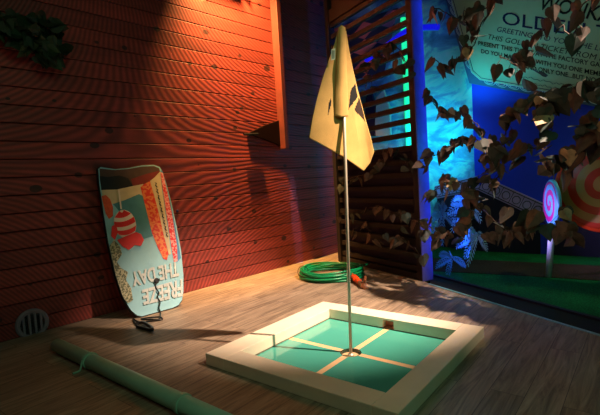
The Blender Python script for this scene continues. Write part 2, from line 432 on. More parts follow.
# upright beam on the plank wall, and the darker lower panels behind the turf
PXW = 4.40
t = MB(); t.prism([wl(PXW-.035, 0, 1.56), wl(PXW+.035, 0, 1.56), wl(PXW+.035, 0, 4.98), wl(PXW-.035, 0, 4.98)], WN*.12)
tag(t.build('wall_beam', M['beam'], bevel=.006, origin=wl(PXW, 0, 1.56)), 'upright orange lit timber beam fixed to the red plank wall', 'beam')

# wedge bracket at the foot of the beam
r = thing('wall_bracket', wl(4.42, 0, 1.62), 'shade darkened wedge shaped timber bracket at the foot of the upright beam', 'bracket')
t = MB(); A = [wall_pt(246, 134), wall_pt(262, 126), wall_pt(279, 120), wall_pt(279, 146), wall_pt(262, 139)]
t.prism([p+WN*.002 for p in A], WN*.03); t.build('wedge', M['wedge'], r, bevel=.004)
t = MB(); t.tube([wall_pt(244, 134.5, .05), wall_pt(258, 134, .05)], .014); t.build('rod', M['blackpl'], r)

# ------------------------------------------------------------------ lattice screen
def ls(s, off=0.0, z=0.0): return LR+LDIR*s+LNRM*off+V((0, 0, z))
r = thing('lattice_screen', ls(.8), 'dark brown slatted timber screen beside the blue lit turf room', 'screen')
def lbar(s0, s1, z0, z1, o0, o1, name, m=M['lattice'], bev=.004):
    t = MB(); t.obox(ls((s0+s1)/2, (o0+o1)/2, (z0+z1)/2), LDIR*(s1-s0)/2, LNRM*(o1-o0)/2, V((0, 0, (z1-z0)/2)))
    return t.build(name, m, r, bevel=bev)
lbar(-.005, .068, 0, 4.2, -.12, .03, 'post'); lbar(1.50, 1.575, 0, 4.2, -.06, .035, 'post')
lbar(.068, 1.50, 3.17, 3.33, -.04, .02, 'top_rail')
o = lbar(-.017, -.0055, 0, 4.2, -.12, .03, 'edge_board', M['edgeb'], .002); o['label'] = 'side board with the blue light put into its colour'  # thin board added on the post side to catch the blue light
for k in range(-9, 13):
    zc = 1.412+.1435*k
    if zc-.03 < .06: continue
    lbar(.068, 1.50, zc-.027, zc+.027, -.04, .006, 'slat', bev=0)
lbar(.068, 1.50, 0.0, 1.44, -.07, -.045, 'back_panel', M['navy'], 0)
lbar(.068, 1.50, 0.0, .07, -.04, .015, 'bottom_rail')
lbar(.068, 1.50, 3.33, 4.2, -.06, -.03, 'upper_panel', M['lattice'], 0)

# harlequin cloth, blue tube and green tube behind the screen
def cwp(x, y, off=0.0):
    n = CWN if CWN.x < 0 else -CWN
    return on_plane(x, y, CW+n*off, n)
CN = CWN if CWN.x < 0 else -CWN
t = MB(); h = [cwp(330, 30, .03), cwp(398, 8, .03), cwp(384, 74, .03), cwp(330, 84, .03)]
t.prism(h, CN*.01); tag(t.build('harlequin_cloth', M['harl'], origin=h[0]), 'pink and dark harlequin patterned cloth seen behind the slatted screen', 'cloth')
t = MB(); pts = catmull([cwp(366, 60, .25), cwp(384, 48, .25), cwp(405, 32, .25), cwp(418, 28, .25), cwp(438, 27, .25)], 6)
t.tube(pts, .045, 10); tag(t.build('blue_light_tube', M['bluetube'], smooth=True, origin=pts[0]), 'curved glowing blue tube crossing behind the slatted screen', 'light tube')
t = MB(); p0 = cwp(403, 18, .2); p1 = V((p0.x, p0.y, 0)); t.tube([p1, p0], .04, 10)
tag(t.build('green_light_tube', M['greentube'], smooth=True, origin=p1), 'upright glowing green tube seen behind the slatted screen', 'light tube')
t = MB()
for sx, w in ((383, 10), (371, 7)):
    q = [cwp(sx-w*.7, 136, .12), cwp(sx+w*.9, 136, .12), cwp(sx+w*.8, 108, .12), cwp(sx+w*.2, 90, .12), cwp(sx-w*.5, 98, .12)]
    t2 = MB(); t2.prism(q, CN*.04)
    tag(t2.build('cutout_figure', M['ticket'] if w > 8 else M['navy'], origin=q[0]), 'pale rounded cutout behind the screen slats' if w > 8 else 'dark narrow cutout behind the screen slats', 'cutout')

# ------------------------------------------------------------------ putting hole in its raised frame
FX0, FX1, FY0, FY1, FZ = 1.712, 3.012, .888, 2.236, .075
IX0, IX1, IY0, IY1 = 1.858, 2.858, 1.026, 2.062
r = thing('putting_hole_frame', (2.36, 1.56, 0), 'cream timber frame around teal putting hole tiles on the plank floor', 'golf hole')
def bar(name, *b, m='cream', bev=.004):
    t = MB(); t.box(*b); return t.build(name, M[m], r, bevel=bev)
bar('frame_board', FX0, FX1, IY1, FY1, .0, FZ); bar('frame_board', FX0, FX1, FY0, IY0, .0, FZ)
bar('frame_board', FX0, IX0, IY0, IY1, .0, FZ)
NY0, NY1 = 1.46, 1.56
nb = on_plane(388, 322, (IX1, 0, 0), V((1, 0, 0))); NY0, NY1 = nb.y-.045, nb.y+.045
t = MB(); t.box(IX1, FX1, IY0, NY0, 0, FZ); t.box(IX1, FX1, NY1, IY1, 0, FZ); t.box(IX1+.05, FX1, NY0, NY1, 0, FZ); t.box(IX1, IX1+.05, NY0, NY1, .060, FZ)
t.build('frame_board', M['cream'], r)
t = MB(); t.box(IX1+.006, IX1+.049, NY0+.001, NY1-.001, .001, .004); t.box(IX1+.044, IX1+.049, NY0+.001, NY1-.001, .004, .059)
o = t.build('ball_port', M['brownred'], r); o['label'] = 'brown ball return port'
# teal tiles: four quarter sheets with a round bite for the cup
HB = floor_at(350.8, 352.5, -.006); HX, HY, HR = HB.x, HB.y, .070
SW = .021; TZ = -.006; PZ = -.060
def tile(x0, x1, y0, y1, sx, sy):
    """sheet between the strips whose inner corner is cut by the cup"""
    a0 = math.asin(SW/HR); pts = []
    arc = [(HX+sx*HR*math.cos(a), HY+sy*HR*math.sin(a)) for a in [a0+(PI/2-2*a0)*i/10 for i in range(11)]]
    X = x1 if sx > 0 else x0; Y = y1 if sy > 0 else y0
    pts = arc+[(HX+sx*SW, Y), (X, Y), (X, HY+sy*SW)]
    if sx*sy < 0: pts = pts[::-1]
    t = MB(); t.prism([V((p[0], p[1], PZ)) for p in pts], V((0, 0, TZ-PZ)))
    t.build('tile', M['teal'], r)
for sx in (-1, 1):
    for sy in (-1, 1): tile(IX0, IX1, IY0, IY1, sx, sy)
def strip(pts):
    t = MB(); t.prism([V((p[0], p[1], PZ)) for p in pts], V((0, 0, TZ-PZ-.0003))); t.build('divider_strip', M['strip'], r)
e = math.sqrt(HR*HR-SW*SW)
strip([(IX0, HY-SW), (HX-e, HY-SW), (HX-HR, HY), (HX-e, HY+SW), (IX0, HY+SW)]); strip([(HX+e, HY-SW), (IX1, HY-SW), (IX1, HY+SW), (HX+e, HY+SW), (HX+HR, HY)])
strip([(HX-SW, IY0), (HX+SW, IY0), (HX+SW, HY-e), (HX, HY-HR), (HX-SW, HY-e)]); strip([(HX-SW, HY+e), (HX, HY+HR), (HX+SW, HY+e), (HX+SW, IY1), (HX-SW, IY1)])
t = MB(); t.lathe([(HR, -.034), (HR, TZ+.0005), (HR-.004, TZ+.0005), (HR-.004, -.034)], (HX, HY, 0), (0, 0, 1), 40)
t.build('cup_rim', M['tealdark'], r)
t = MB(); t.lathe([(0.0, -.03), (HR-.004, -.03), (HR-.004, -.034)], (HX, HY, 0), (0, 0, 1), 40); t.build('cup_bottom', M['strip'], r)

# ------------------------------------------------------------------ flag on its pole
PB = V((HX, HY, -.0295)); PT0 = on_plane(341.3, 26, PB, V((.8384, .5453, 0)))
POL = (PT0-PB).normalized()
r = thing('golf_flag', PB, 'yellow golf flag hanging folded from a thin steel pole in the hole', 'flag')
t = MB(); t.tube([PB, PB+(PT0-PB)*.5, PT0], .0105, 12); t.build('pole', M['steel'], r, smooth=True)
t = MB(); t.lathe([(.022, 0), (.022, .012), (.0115, .02)], PB, (0, 0, 1), 16); t.build('pole_foot', M['steel'], r)
VN = V((-.55, -.83, 0)).normalized()       # front of the hanging cloth
LEAN = VN.dot(PT0-PB)
def fp(x, y, off=0.0): return on_plane(x, y, PB+VN*off, VN)
def lerp_poly(P, t):
    L = [0]
    for a, b in zip(P, P[1:]): L.append(L[-1]+math.dist(a, b))
    d = t*L[-1]
    for i in range(len(P)-1):
        if d <= L[i+1] or i == len(P)-2:
            u = (d-L[i])/(L[i+1]-L[i]); return (P[i][0]+(P[i+1][0]-P[i][0])*u, P[i][1]+(P[i+1][1]-P[i][1])*u)
def inside(p, poly):
    x, y = p; c = False; j = len(poly)-1
    for i in range(len(poly)):
        (xi, yi), (xj, yj) = poly[i], poly[j]
        if (yi > y) != (yj > y) and x < (xj-xi)*(y-yi)/(yj-yi)+xi: c = not c
        j = i
    return c
TOP = [(337.5, 31), (342, 30), (346, 31)]
LEFT = [(337.5, 31), (335, 42), (328, 62), (322, 80), (316.5, 100), (312, 120), (309, 138)]
RIGHT = [(346, 31), (349, 50), (353, 70), (358, 92), (365, 118), (371, 138), (374, 152)]
BOT = [(309, 138), (322, 145), (345, 158), (363.5, 171), (370, 163), (374, 152)]
BLK = [[(348, 110), (350.5, 90), (355, 84), (357.5, 97)], [(327.6, 116), (328.4, 104), (331.2, 97), (330.6, 106)]]
BRN = [[(354, 110), (358.8, 97.5), (361, 104), (365.2, 122)]]
def cloth(name, TOPp, LEFTp, RIGHTp, BOTp, nu, nv, depth, prints=True, base=0.0):
    t = MB(); pts = []; vs = []
    for j in range(nv+1):
        for i in range(nu+1):
            u, v = i/nu, j/nv
            tp, bt, lf, rt = lerp_poly(TOPp, u), lerp_poly(BOTp, u), lerp_poly(LEFTp, v), lerp_poly(RIGHTp, v)
            c = [(1-v)*tp[q]+v*bt[q]+(1-u)*lf[q]+u*rt[q]-((1-u)*(1-v)*TOPp[0][q]+u*(1-v)*TOPp[-1][q]+(1-u)*v*BOTp[0][q]+u*v*BOTp[-1][q]) for q in (0, 1)]
            pts.append(c); vs.append(fp(c[0], c[1], base+depth(u, v)+LEAN*(352-c[1])/326))
    fs = []; ms = []
    for j in range(nv):
        for i in range(nu):
            q = [j*(nu+1)+i, j*(nu+1)+i+1, (j+1)*(nu+1)+i+1, (j+1)*(nu+1)+i]
            c = (sum(pts[k][0] for k in q)/4, sum(pts[k][1] for k in q)/4)
            mi = 0
            if prints:
                if any(inside(c, P) for P in BLK): mi = 1
                if any(inside(c, P) for P in BRN): mi = 2
            fs.append(q); ms.append(mi)
    for q, mi in zip(fs, ms): t.f.append(q); t.m.append(mi)
    t.v = [V(p) for p in vs]
    o = t.build(name, [M['flag'], M['flagblk'], M['flagbrn']], r, smooth=True)
    so = o.modifiers.new('solid', 'SOLIDIFY'); so.thickness = .003; so.offset = -1
    return o
def dep(u, v):
    return -.012+.020*v*math.sin(1.5*PI*u+.5+1.1*v)*(.4+.6*v)+.010*math.sin(9*v+5*u)*v-.02*v*abs(u-.5)*2
cloth('flag_cloth', TOP, LEFT, RIGHT, BOT, 90, 110, dep)
SLV = dict(TOPp=[(338.2, 27.5), (341.5, 25), (345.4, 27.5)], LEFTp=[(338.2, 27.5), (336.8, 60), (335.5, 90), (334.6, 116)], RIGHTp=[(345.4, 27.5), (346.6, 60), (347.6, 90), (348.2, 116.5)], BOTp=[(334.6, 116), (341, 117.5), (348.2, 116.5)])
o = cloth('flag_sleeve', **SLV, nu=20, nv=40, depth=lambda u, v: .002+.015*math.sin(PI*u)+.0015*math.sin(17*v), prints=False)
t = MB(); a = [(331.2, 49.5), (335.2, 48), (335, 59.5), (331, 60.5)]
t.prism([fp(x, y, .014+LEAN*.92) for x, y in a], VN*.002)
o = t.build('care_tag', M['tag'], r); o['label'] = 'small white tag'
for q in range(3):
    t = MB(); x = 332+q*1.0; k = .0165+LEAN*.92; t.prism([fp(x, 50.5, k), fp(x+.5, 50.4, k), fp(x+.4, 58.6, k), fp(x-.1, 58.8, k)], VN*.0006); t.build('tag_print', M['tagink'], r)

# ------------------------------------------------------------------ bodyboard leaning on the wall
BA, BBp = floor_at(142, 317.5), floor_at(174, 308.5)
BT = wall_pt(130, 167, .05)
BX = (BBp-BA).normalized(); BNm = BX.cross(BT-BA).normalized()
if BNm.y > 0: BNm = -BNm
BY = BNm.cross(BX)
if BY.z < 0: BY = -BY
def bp(x, y, off=0.0): return on_plane(x, y, BA+BNm*off, BNm)
r = thing('bodyboard', (BA+BBp)/2, 'colourful bodyboard leaning upside down against the red plank wall', 'bodyboard')
OUT = [(97.5, 168), (100, 166), (115, 168.3), (128, 167.2), (142, 164.5), (154, 164), (160, 166), (163, 171), (167, 184), (172, 203), (177, 226), (181.5, 250), (184, 275), (184, 292), (182.5, 301), (179, 306), (174, 308.5), (158, 313), (142, 317.5), (137, 316.5), (131, 311.5), (123, 299), (115, 276), (108.5, 246), (103, 213), (98.5, 182)]
t = MB(); t.prism([bp(x, y, 0) for x, y in OUT], -BNm*.05)
t.build('foam_core', M['bb_edge'], r, bevel=.012)
def inset(P, k):
    cx = sum(p[0] for p in P)/len(P); cyy = sum(p[1] for p in P)/len(P)
    return [(cx+(x-cx)*k, cyy+(y-cyy)*k) for x, y in P]
lay = [0.001]
def art(name, P, m, label=None):
    lay[0] += .00045
    t = MB(); t.poly([bp(x, y, lay[0]) for x, y in P]); o = t.build(name, M[m], r, fixn=False)
    if label: o['label'] = label
    return o
art('deck_print', inset(OUT, .985), 'bb_base', 'pale blue printed deck')
art('printed_patch', [(99.5, 168.5), (115, 170), (128, 169), (142, 166.5), (154, 166), (159, 168), (160.5, 172), (146, 184), (133, 186), (117, 189.5), (101.5, 190), (99.8, 180)], 'bb_brown', 'dark brown end')
art('printed_patch', [(99.5, 176), (108, 177), (119, 175.5), (128, 178), (133, 186), (117, 189.5), (101.3, 190)], 'bb_black', 'black patch')
art('printed_patch', [(131, 179), (146, 174), (160, 170.5), (157, 176), (147, 184), (133, 186)], 'bb_dred', 'dark red arc')
art('printed_patch', [(101.5, 190), (117, 189.5), (133, 186), (143, 184), (145, 197), (139, 194), (125, 200), (113, 204), (104, 203)], 'bb_cream')
art('printed_patch', [(113, 204), (125, 200), (139, 194), (143, 196), (146, 206), (153, 236), (140, 240), (130, 222), (120, 212)], 'bb_teal')
art('printed_patch', [(161, 170), (163, 172), (170, 200), (176, 230), (181, 258), (177, 262), (173, 235), (168, 205)], 'bb_blue')
art('printed_surfboard', [(140.5, 187), (145, 183.5), (150, 181), (154, 195), (159, 214), (164, 236), (168.5, 254), (167, 260), (163.5, 259), (158, 248), (152, 233), (146, 209)], 'bb_floral', 'orange floral surfboard print')
art('printed_surfboard', [(150, 181), (155, 177), (160, 171.5), (162, 188), (165, 210), (169, 236), (171, 254), (169, 255), (164, 236), (159, 214), (154, 195)], 'bb_cream', 'cream surfboard print')
art('printed_surfboard', [(160.3, 172), (163, 173), (168, 194), (173, 220), (177, 246), (177.5, 261), (174, 262), (171, 245), (168, 224), (164, 198)], 'bb_chev', 'red weave surfboard print')
for q in range(9):
    y = 182+q*6.2; x = 155.5+q*1.35
    art('squiggle_mark', [(x-1, y), (x+1.4, y+1.2), (x+.6, y+3.2), (x+2.2, y+5), (x+1.2, y+5.6), (x-.5, y+3.4), (x+.3, y+1.8)], 'bb_black')
art('printed_flower', [(101.5, 196), (106, 195), (110, 199), (113, 207), (113, 216), (109, 219), (106, 214), (103.5, 205)], 'bb_orange', 'orange petal print')
# striped bird print
def ell(cx, cyy, rx, ry, rot=0, a0=0, a1=2*PI, n=20):
    return [(cx+rx*math.cos(a)*math.cos(rot)-ry*math.sin(a)*math.sin(rot), cyy+rx*math.cos(a)*math.sin(rot)+ry*math.sin(a)*math.cos(rot)) for a in [a0+(a1-a0)*i/n for i in range(n)]]
art('printed_balloon', ell(125, 224, 11, 14.5, -.25), 'bb_white', 'red and white striped balloon print')
def band(v0, v1, b0, b1):
    P = []
    for s, v in ((1, v0), (-1, v1)):
        for i in range(9):
            u = (-1+2*i/8)*s; h = math.sqrt(max(0, 1-v*v))
            x, y = 10.8*u*h, 14.3*v+2.2*(1-u*u)*(1 if s > 0 else 1)
            P.append((125+x*math.cos(-.25)-y*math.sin(-.25), 224+x*math.sin(-.25)+y*math.cos(-.25)))
    return P
art('balloon_stripe', band(-.98, -.62, 0, 0), 'bb_red'); art('balloon_stripe', band(-.35, .02, 0, 0), 'bb_red'); art('balloon_stripe', band(.28, .62, 0, 0), 'bb_red')
art('printed_ribbon', [(117, 240), (126, 236), (136, 232), (141, 234), (144, 240), (141, 246), (135, 245), (129, 250), (122, 246)], 'bb_red', 'red ribbon print')
art('printed_ribbon', [(112, 226), (116, 224), (118, 232), (115, 240), (111, 236)], 'bb_red')
art('printed_ribbon', [(118, 189.5), (119.3, 189.5), (122, 209), (120.4, 209)], 'bb_white', 'thin white string print')
art('printed_palm', [(109.5, 246), (114, 240), (120, 246), (122, 254), (117, 262), (121, 268), (128, 272), (126, 280), (131, 288), (133, 300), (128, 303), (123, 297), (116, 276)], 'bb_palm', 'olive palm leaf print')

def text_mesh(s, place, m, name, parent, weight=0.0, shear=0.0, squeeze=1.0):
    """letters as a flat mesh; place(u, v): u 0..1 along the line, v 0..1 over the capital height"""
    cu = bpy.data.curves.new('t', 'FONT'); cu.body = s; cu.offset = weight; cu.shear = shear; cu.resolution_u = 3
    ob = bpy.data.objects.new('t', cu); COL.objects.link(ob); bpy.context.view_layer.update()
    me = bpy.data.meshes.new_from_object(ob.evaluated_get(bpy.context.evaluated_depsgraph_get()))
    bpy.data.objects.remove(ob)
    xs = [v.co.x for v in me.vertices]; x0, x1 = min(xs), max(xs); CAP = .69
    o0 = wloc(parent)
    for v in me.vertices:
        v.co = place((v.co.x-x0)/(x1-x0), v.co.y/CAP)-o0
    me.name = name; me.materials.clear(); me.materials.append(m)
    o = bpy.data.objects.new(name, me); COL.objects.link(o); o.parent = parent
    return o
def quad_place(P, a, b, c, d, off):
    """a,b = baseline start/end in pixels, c,d = cap line start/end, on plane function P"""
    A, B, C, D = (P(*q, off) for q in (a, b, c, d))
    return lambda u, v: (A*(1-u)+B*u)*(1-v)+(C*(1-u)+D*u)*v
lay[0] += .001
text_mesh('FREEZE', quad_place(bp, (182.3, 279.5), (142, 290.5), (182.6, 295.5), (143.5, 304.5), lay[0]), M['bb_text'], 'lettering', r, .03)
text_mesh('THE DAY', quad_place(bp, (178.3, 262), (130, 273), (179.3, 275.5), (133, 286), lay[0]), M['bb_text'], 'lettering', r, .03)
# leash: plug, cord hanging down the face, cuff on the floor
t = MB(); pc = bp(155.6, 281, 0); t.lathe([(.026, .0), (.026, .008), (.016, .013), (0, .013)], pc+BNm*lay[0], BNm, 20)
t.build('leash_plug', M['blackpl'], r)
t = MB(); cpts = [bp(155.6, 281, .015), bp(156, 288, .02), bp(159, 293, .02), bp(157.5, 297, .02), bp(160, 302, .02), bp(159, 308, .02), bp(160.5, 313, .03), floor_at(159, 319, .008), floor_at(150, 319.5, .008), floor_at(141, 319, .008), floor_at(150, 317.5, .012), floor_at(160, 317, .008), floor_at(162, 319.5, .008), floor_at(152, 321, .008), floor_at(140, 322, .008), floor_at(133, 319, .008), floor_at(138, 326, .012), floor_at(145, 327, .01)]
t.tube(catmull(cpts, 6), .0065, 6); t.build('leash_cord', M['blackpl'], r, smooth=True)
t = MB(); ca = [floor_at(136, 324, .012), floor_at(143, 322.5, .02), floor_at(151, 327, .02), floor_at(152, 330, .02), floor_at(145, 328.5, .014), floor_at(137, 326.5, .012)]
t.tube(catmull(ca, 5), .014, 6); t.build('leash_cuff', M['blackpl'], r, smooth=True)
# small blue dot on the wall
t = MB(); p = wall_pt(177.3, 211); t.lathe([(.016, 0), (.013, .01), (0, .014)], p, WN, 12)
tag(t.build('wall_button', M['inkblue'], origin=p), 'small blue button on the plank wall right of the bodyboard', 'button')

# ------------------------------------------------------------------ vent grille low on the wall
gc = wall_pt(32, 323.5, .0)
r = thing('vent_grille', gc, 'round grey vent grille with upright slots low on the red wall', 'vent')
t = MB(); RG = .125
t.lathe([(RG, 0), (RG, .018), (RG-.012, .026), (RG-.034, .022), (RG-.034, 0.004)], gc, WN, 40); t.build('ring', M['vent'], r, smooth=False)
t = MB(); t.lathe([(RG-.034, .001), (RG-.034, .004), (0, .004)], gc, WN, 40); t.build('dark_opening', M['black'], r)
for q in (-1.5, -.5, .5, 1.5):
    hh = math.sqrt((RG-.03)**2-(q*.043)**2); t = MB()
    t.obox(gc+WD*q*.043+WN*.014, WD*.009, WN*.009, V((0, 0, hh))); t.build('slat', M['vent'], r)

# ------------------------------------------------------------------ pale pipe on the floor
P0 = floor_at(57, 345, .05); P1 = floor_at(205, 414, .05); PD = (P1-P0).normalized(); PE = P0+PD*2.9
r = thing('pipe', V((P0.x, P0.y, 0)), 'long pale green pipe lying on the plank floor', 'pipe')
t = MB(); t.lathe([(0, 0.004), (.035, .003), (.041, .0), (.047, .004), (.047, (PE-P0).length)], P0, PD, 28); t.build('tube', M['pipe'], r, smooth=True)
def dist_for(x, y):
    q = floor_at(x, y, .05); return (q-P0).dot(PD)
for (x, y) in ((86, 362), (184, 403)):
    d = dist_for(x, y); t = MB(); t.lathe([(.047, -.016), (.0535, -.014), (.0535, .014), (.047, .016)], P0+PD*d, PD, 28); o = t.build('collar', M['pipe'], r)
    if x < 100:
        sd = V((-PD.y, PD.x, 0)); sd = sd if sd.x < 0 else -sd
        q = P0+PD*d
        t = MB(); t.tube(catmull([q+sd*.05+V((0, 0, .02)), q+sd*.062+V((0, 0, -.02)), q+sd*.075+V((0, 0, -.042)), q+sd*.115+V((0, 0, -.043))], 5), .006, 6); t.build('clip', M['pipe'], r)

# ------------------------------------------------------------------ garden hose
HCc = (floor_at(300, 276)+floor_at(366, 274))/2; HCc = floor_at(332, 276)
r = thing('garden_hose', HCc, 'coiled green garden hose on the floor by the screen', 'hose')
t = MB(); pts = []
nl = 11
for i in range(nl*36):
    a = 2*PI*i/36; L = i/36
    rad = .335+.035*math.sin(L*2.1)+.012*math.sin(3*a+L)
    z = .013+(.0078)*L+.008*math.sin(2*a+L*1.7)*min(1, L/3)
    pts.append(HCc+V((rad*math.cos(a)+.012*math.sin(L*1.3), rad*math.sin(a)+.015*math.cos(L*1.9), max(.012, z))))
pts += catmull([pts[-1], floor_at(364, 265, .10), floor_at(369, 263, .08)], 5)[1:]
t.tube(pts, .0115, 8); t.build('coil', M['hose'], r, smooth=True)
t = MB(); t.tube([floor_at(362, 266, .10), floor_at(369, 263.5, .09)], .014, 8); t.build('end_cap', M['blackpl'], r)
for ang in (2.2, 4.2):
    q = HCc+V((.335*math.cos(ang), .335*math.sin(ang), .065)); dr = V((math.cos(ang), math.sin(ang), 0))
    t = MB(); t.tube([q+dr*(.062*math.cos(b))+V((0, 0, .072*math.sin(b))) for b in [2*PI*i/16 for i in range(16)]], .004, 5, closed=True); t.build('tie', M['hosetie'], r)
c0, c1, c2, c3 = floor_at(352, 275, .06), floor_at(356.5, 279.5, .045), floor_at(359.5, 282, .04), floor_at(363.5, 286, .03)
t = MB(); t.tube([HCc+V((.20, -.30, .07)), floor_at(350.5, 273, .06), c0], .0115, 8); t.build('hose_tail', M['hose'], r, smooth=True)
t = MB(); t.tube([c0, c0+(c1-c0)*.5, c0+(c1-c0)*.55, c1, c1, c2], [.024, .030, .034, .034, .022, .028], 12); o = t.build('connector', M['orange'], r); o['label'] = 'orange hose connector'
t = MB(); t.tube([c2, c3], [.024, .030], 10); t.tube([c3, c3+V((.03, -.015, .10))], .014, 8); t.tube([c3+V((0, 0, .01)), V((c3.x, c3.y-.03, .0))], .022, 8)
t.tube([c3+V((-.005, -.03, .06)), c3+V((.04, .01, .07))], .008, 6)
o = t.build('tap_fitting', M['brass'], r); o['label'] = 'brass tap fitting'

# ------------------------------------------------------------------ lollipops on the turf
def lollipop(base, ctr, rad, facing, thick, m1, rim, label, stick_r, group):
    r = thing('lollipop', base, label, 'lollipop', group)
    t = MB(); t.tube([base+V((0, 0, .0)), ctr-V((0, 0, rad*.8))], stick_r, 12); t.build('stick', M['stick'], r, smooth=True)
    z = facing.normalized(); x = V((0, 0, 1)).cross(z).normalized(); y = z.cross(x)
    mtx = Matrix((x, y, z)).transposed().to_4x4()
    def disc(name, prof, m, sm=True):
        t = MB(); t.lathe(prof, (0, 0, 0), (0, 0, 1), 48)
        o = t.build(name, m); o.parent = r; o.matrix_local = Matrix.Translation(ctr-base) @ mtx
        for p in o.data.polygons: p.use_smooth = sm
    h = thick/2
    disc('candy_disc', [(0, -h), (rad*.88, -h), (rad*.95, -h*.7), (rad*.95, h*.7), (rad*.88, h), (0, h)], m1)
    disc('rim', [(rad*.93, -h*.8), (rad, -h*.5), (rad, h*.5), (rad*.93, h*.8)], rim)
    return r
M['sw1'] = swirl_mat('magenta_blue_swirl', (.80, .12, .55), (.40, .75, .92), 2.3, .25)
M['rim1'] = mat('blue_rim', (.40, .75, .95), .3)
M['sw2'] = swirl_mat('orange_cream_swirl', (.80, .20, .08), (.74, .54, .30), 3.0, .45)
M['rim2'] = mat('orange_rim', (.90, .28, .10), .3)
b1 = floor_at(548.5, 277); n1 = V((b1.x, b1.y, 0)).normalized()
c1_ = on_plane(552, 203, b1, n1)
lollipop(b1, c1_, .235, V((-.42, .90, .02)), .05, M['sw1'], M['rim1'], 'smaller pink and blue swirl lollipop on a pale stick in the turf', .03, 'swirl lollipops on the turf')
b2 = floor_at(606, 282); n2 = V((b2.x, b2.y, 0)).normalized()
c2_ = on_plane(604, 187, b2, n2)
lollipop(b2, c2_, .43, V((-.95, .25, .05)), .07, M['sw2'], M['rim2'], 'big orange and cream swirl lollipop at the right edge behind ivy', .035, 'swirl lollipops on the turf')

# ------------------------------------------------------------------ giant printed ticket on the back wall
def bk(x, y, off=0.0): return on_plane(x, y, V((XB-off, 0, 0)), BN)
TBL, TBR = bk(470, 83.5), bk(600, 107.5)
TX = (TBR-TBL).normalized(); TN = BN
TY = (bk(447, 2)-TBL).normalized()
def tp_(x, y, off=0.0): return bk(x, y, off)
TW, TH = 2.6, 1.62
r = thing('giant_ticket', TBL, 'giant printed ticket sign hung slanted on the blue wall', 'sign')
def tk(a, b, off): return TBL+TX*a+TY*b+TN*off
t = MB(); t.prism([tk(0, 0, .004), tk(TW, 0, .004), tk(TW, TH, .004), tk(0, TH, .004)], TN*.03); t.build('board', M['ticket_edge'], r)
cut = .09; i0 = .08
face = [(i0+cut, i0), (TW-i0-cut, i0), (TW-i0, i0+cut), (TW-i0, TH-i0-cut), (TW-i0-cut, TH-i0), (i0+cut, TH-i0), (i0, TH-i0-cut), (i0, i0+cut)]
t = MB(); t.poly([tk(a, b, .0352) for a, b in face]); t.build('printed_face', M['ticket'], r, fixn=False)
for k, g in enumerate((.0, .03)):
    cc = cut+.0
    f2 = [(i0+g+cc, i0+g), (TW-i0-g-cc, i0+g), (TW-i0-g, i0+g+cc), (TW-i0-g, TH-i0-g-cc), (TW-i0-g-cc, TH-i0-g), (i0+g+cc, TH-i0-g), (i0+g, TH-i0-g-cc), (i0+g, i0+g+cc)]
    t = MB(); t.tube([tk(a, b, .036) for a, b in f2], .005, 4, closed=True); t.build('border_line', M['inkblue' if k else 'line'], r)
t = MB()
def arcs(t, fn, n, L, st):
    for q in range(n):
        c = st+L*(q+.5)
        for rr in (L*.46, L*.28):
            t.tube([fn(c+rr*math.cos(a), rr*.62*math.sin(a)) for a in [PI*i/8 for i in range(9)]], .0042, 4)
arcs(t, lambda a, b: tk(a, i0-.005-b*1.0, .036), 14, .155, .22)
arcs(t, lambda a, b: tk(i0-.005-b, a, .036), 8, .155, .22)
t.build('scalloped_border', M['line'], r)
def tline(s, p0, p1, cap, m, wgt=0.0, shear=0.0):
    A, B = tp_(*p0, .0385), tp_(*p1, .0385); d = (B-A); up = TN.cross(d).normalized()
    if up.z < 0: up = -up
    up = (up+TY).normalized()
    return text_mesh(s, lambda u, v: A+d*u+up*(v*cap), M[m], 'lettering', r, wgt, shear)
tline('WONKA', (541, 9.5), (610, 23), .165, 'ink', .012, .3)
tline('OLDEN T', (502, 24), (612, 41), .155, 'inkblue', .004)
tline('GREETINGS TO YOU, THE LU', (497, 31.5), (606, 52), .062, 'inkblue', .0, .25)
tline('THIS GOLDEN TICKET FROM M', (488, 39), (607, 62), .064, 'ink', .0, .25)
tline('PRESENT THIS TICKET AT THE FACTORY GAT', (478, 45), (604, 68), .052, 'ink', .018)
tline('DO YOU MAY BRING WITH YOU ONE MEMB', (481, 53), (602, 76.5), .052, 'ink', .018)
tline('AND ONLY ONE...BUT NO O', (524, 68.5), (603, 84), .052, 'ink', .018)
for (a, b) in (((500, 72), (598, 92)), ((520, 81), (598, 97))):
    A, B = tp_(*a, .0385), tp_(*b, .0385); n = 46
    t = MB(); t.tube([A+(B-A)*(i/n)+TY*(.012*math.sin(i*2.1)+.008*math.sin(i*.9)) for i in range(n+1)], .003, 4); t.build('script_line', M['inkgrey'], r)

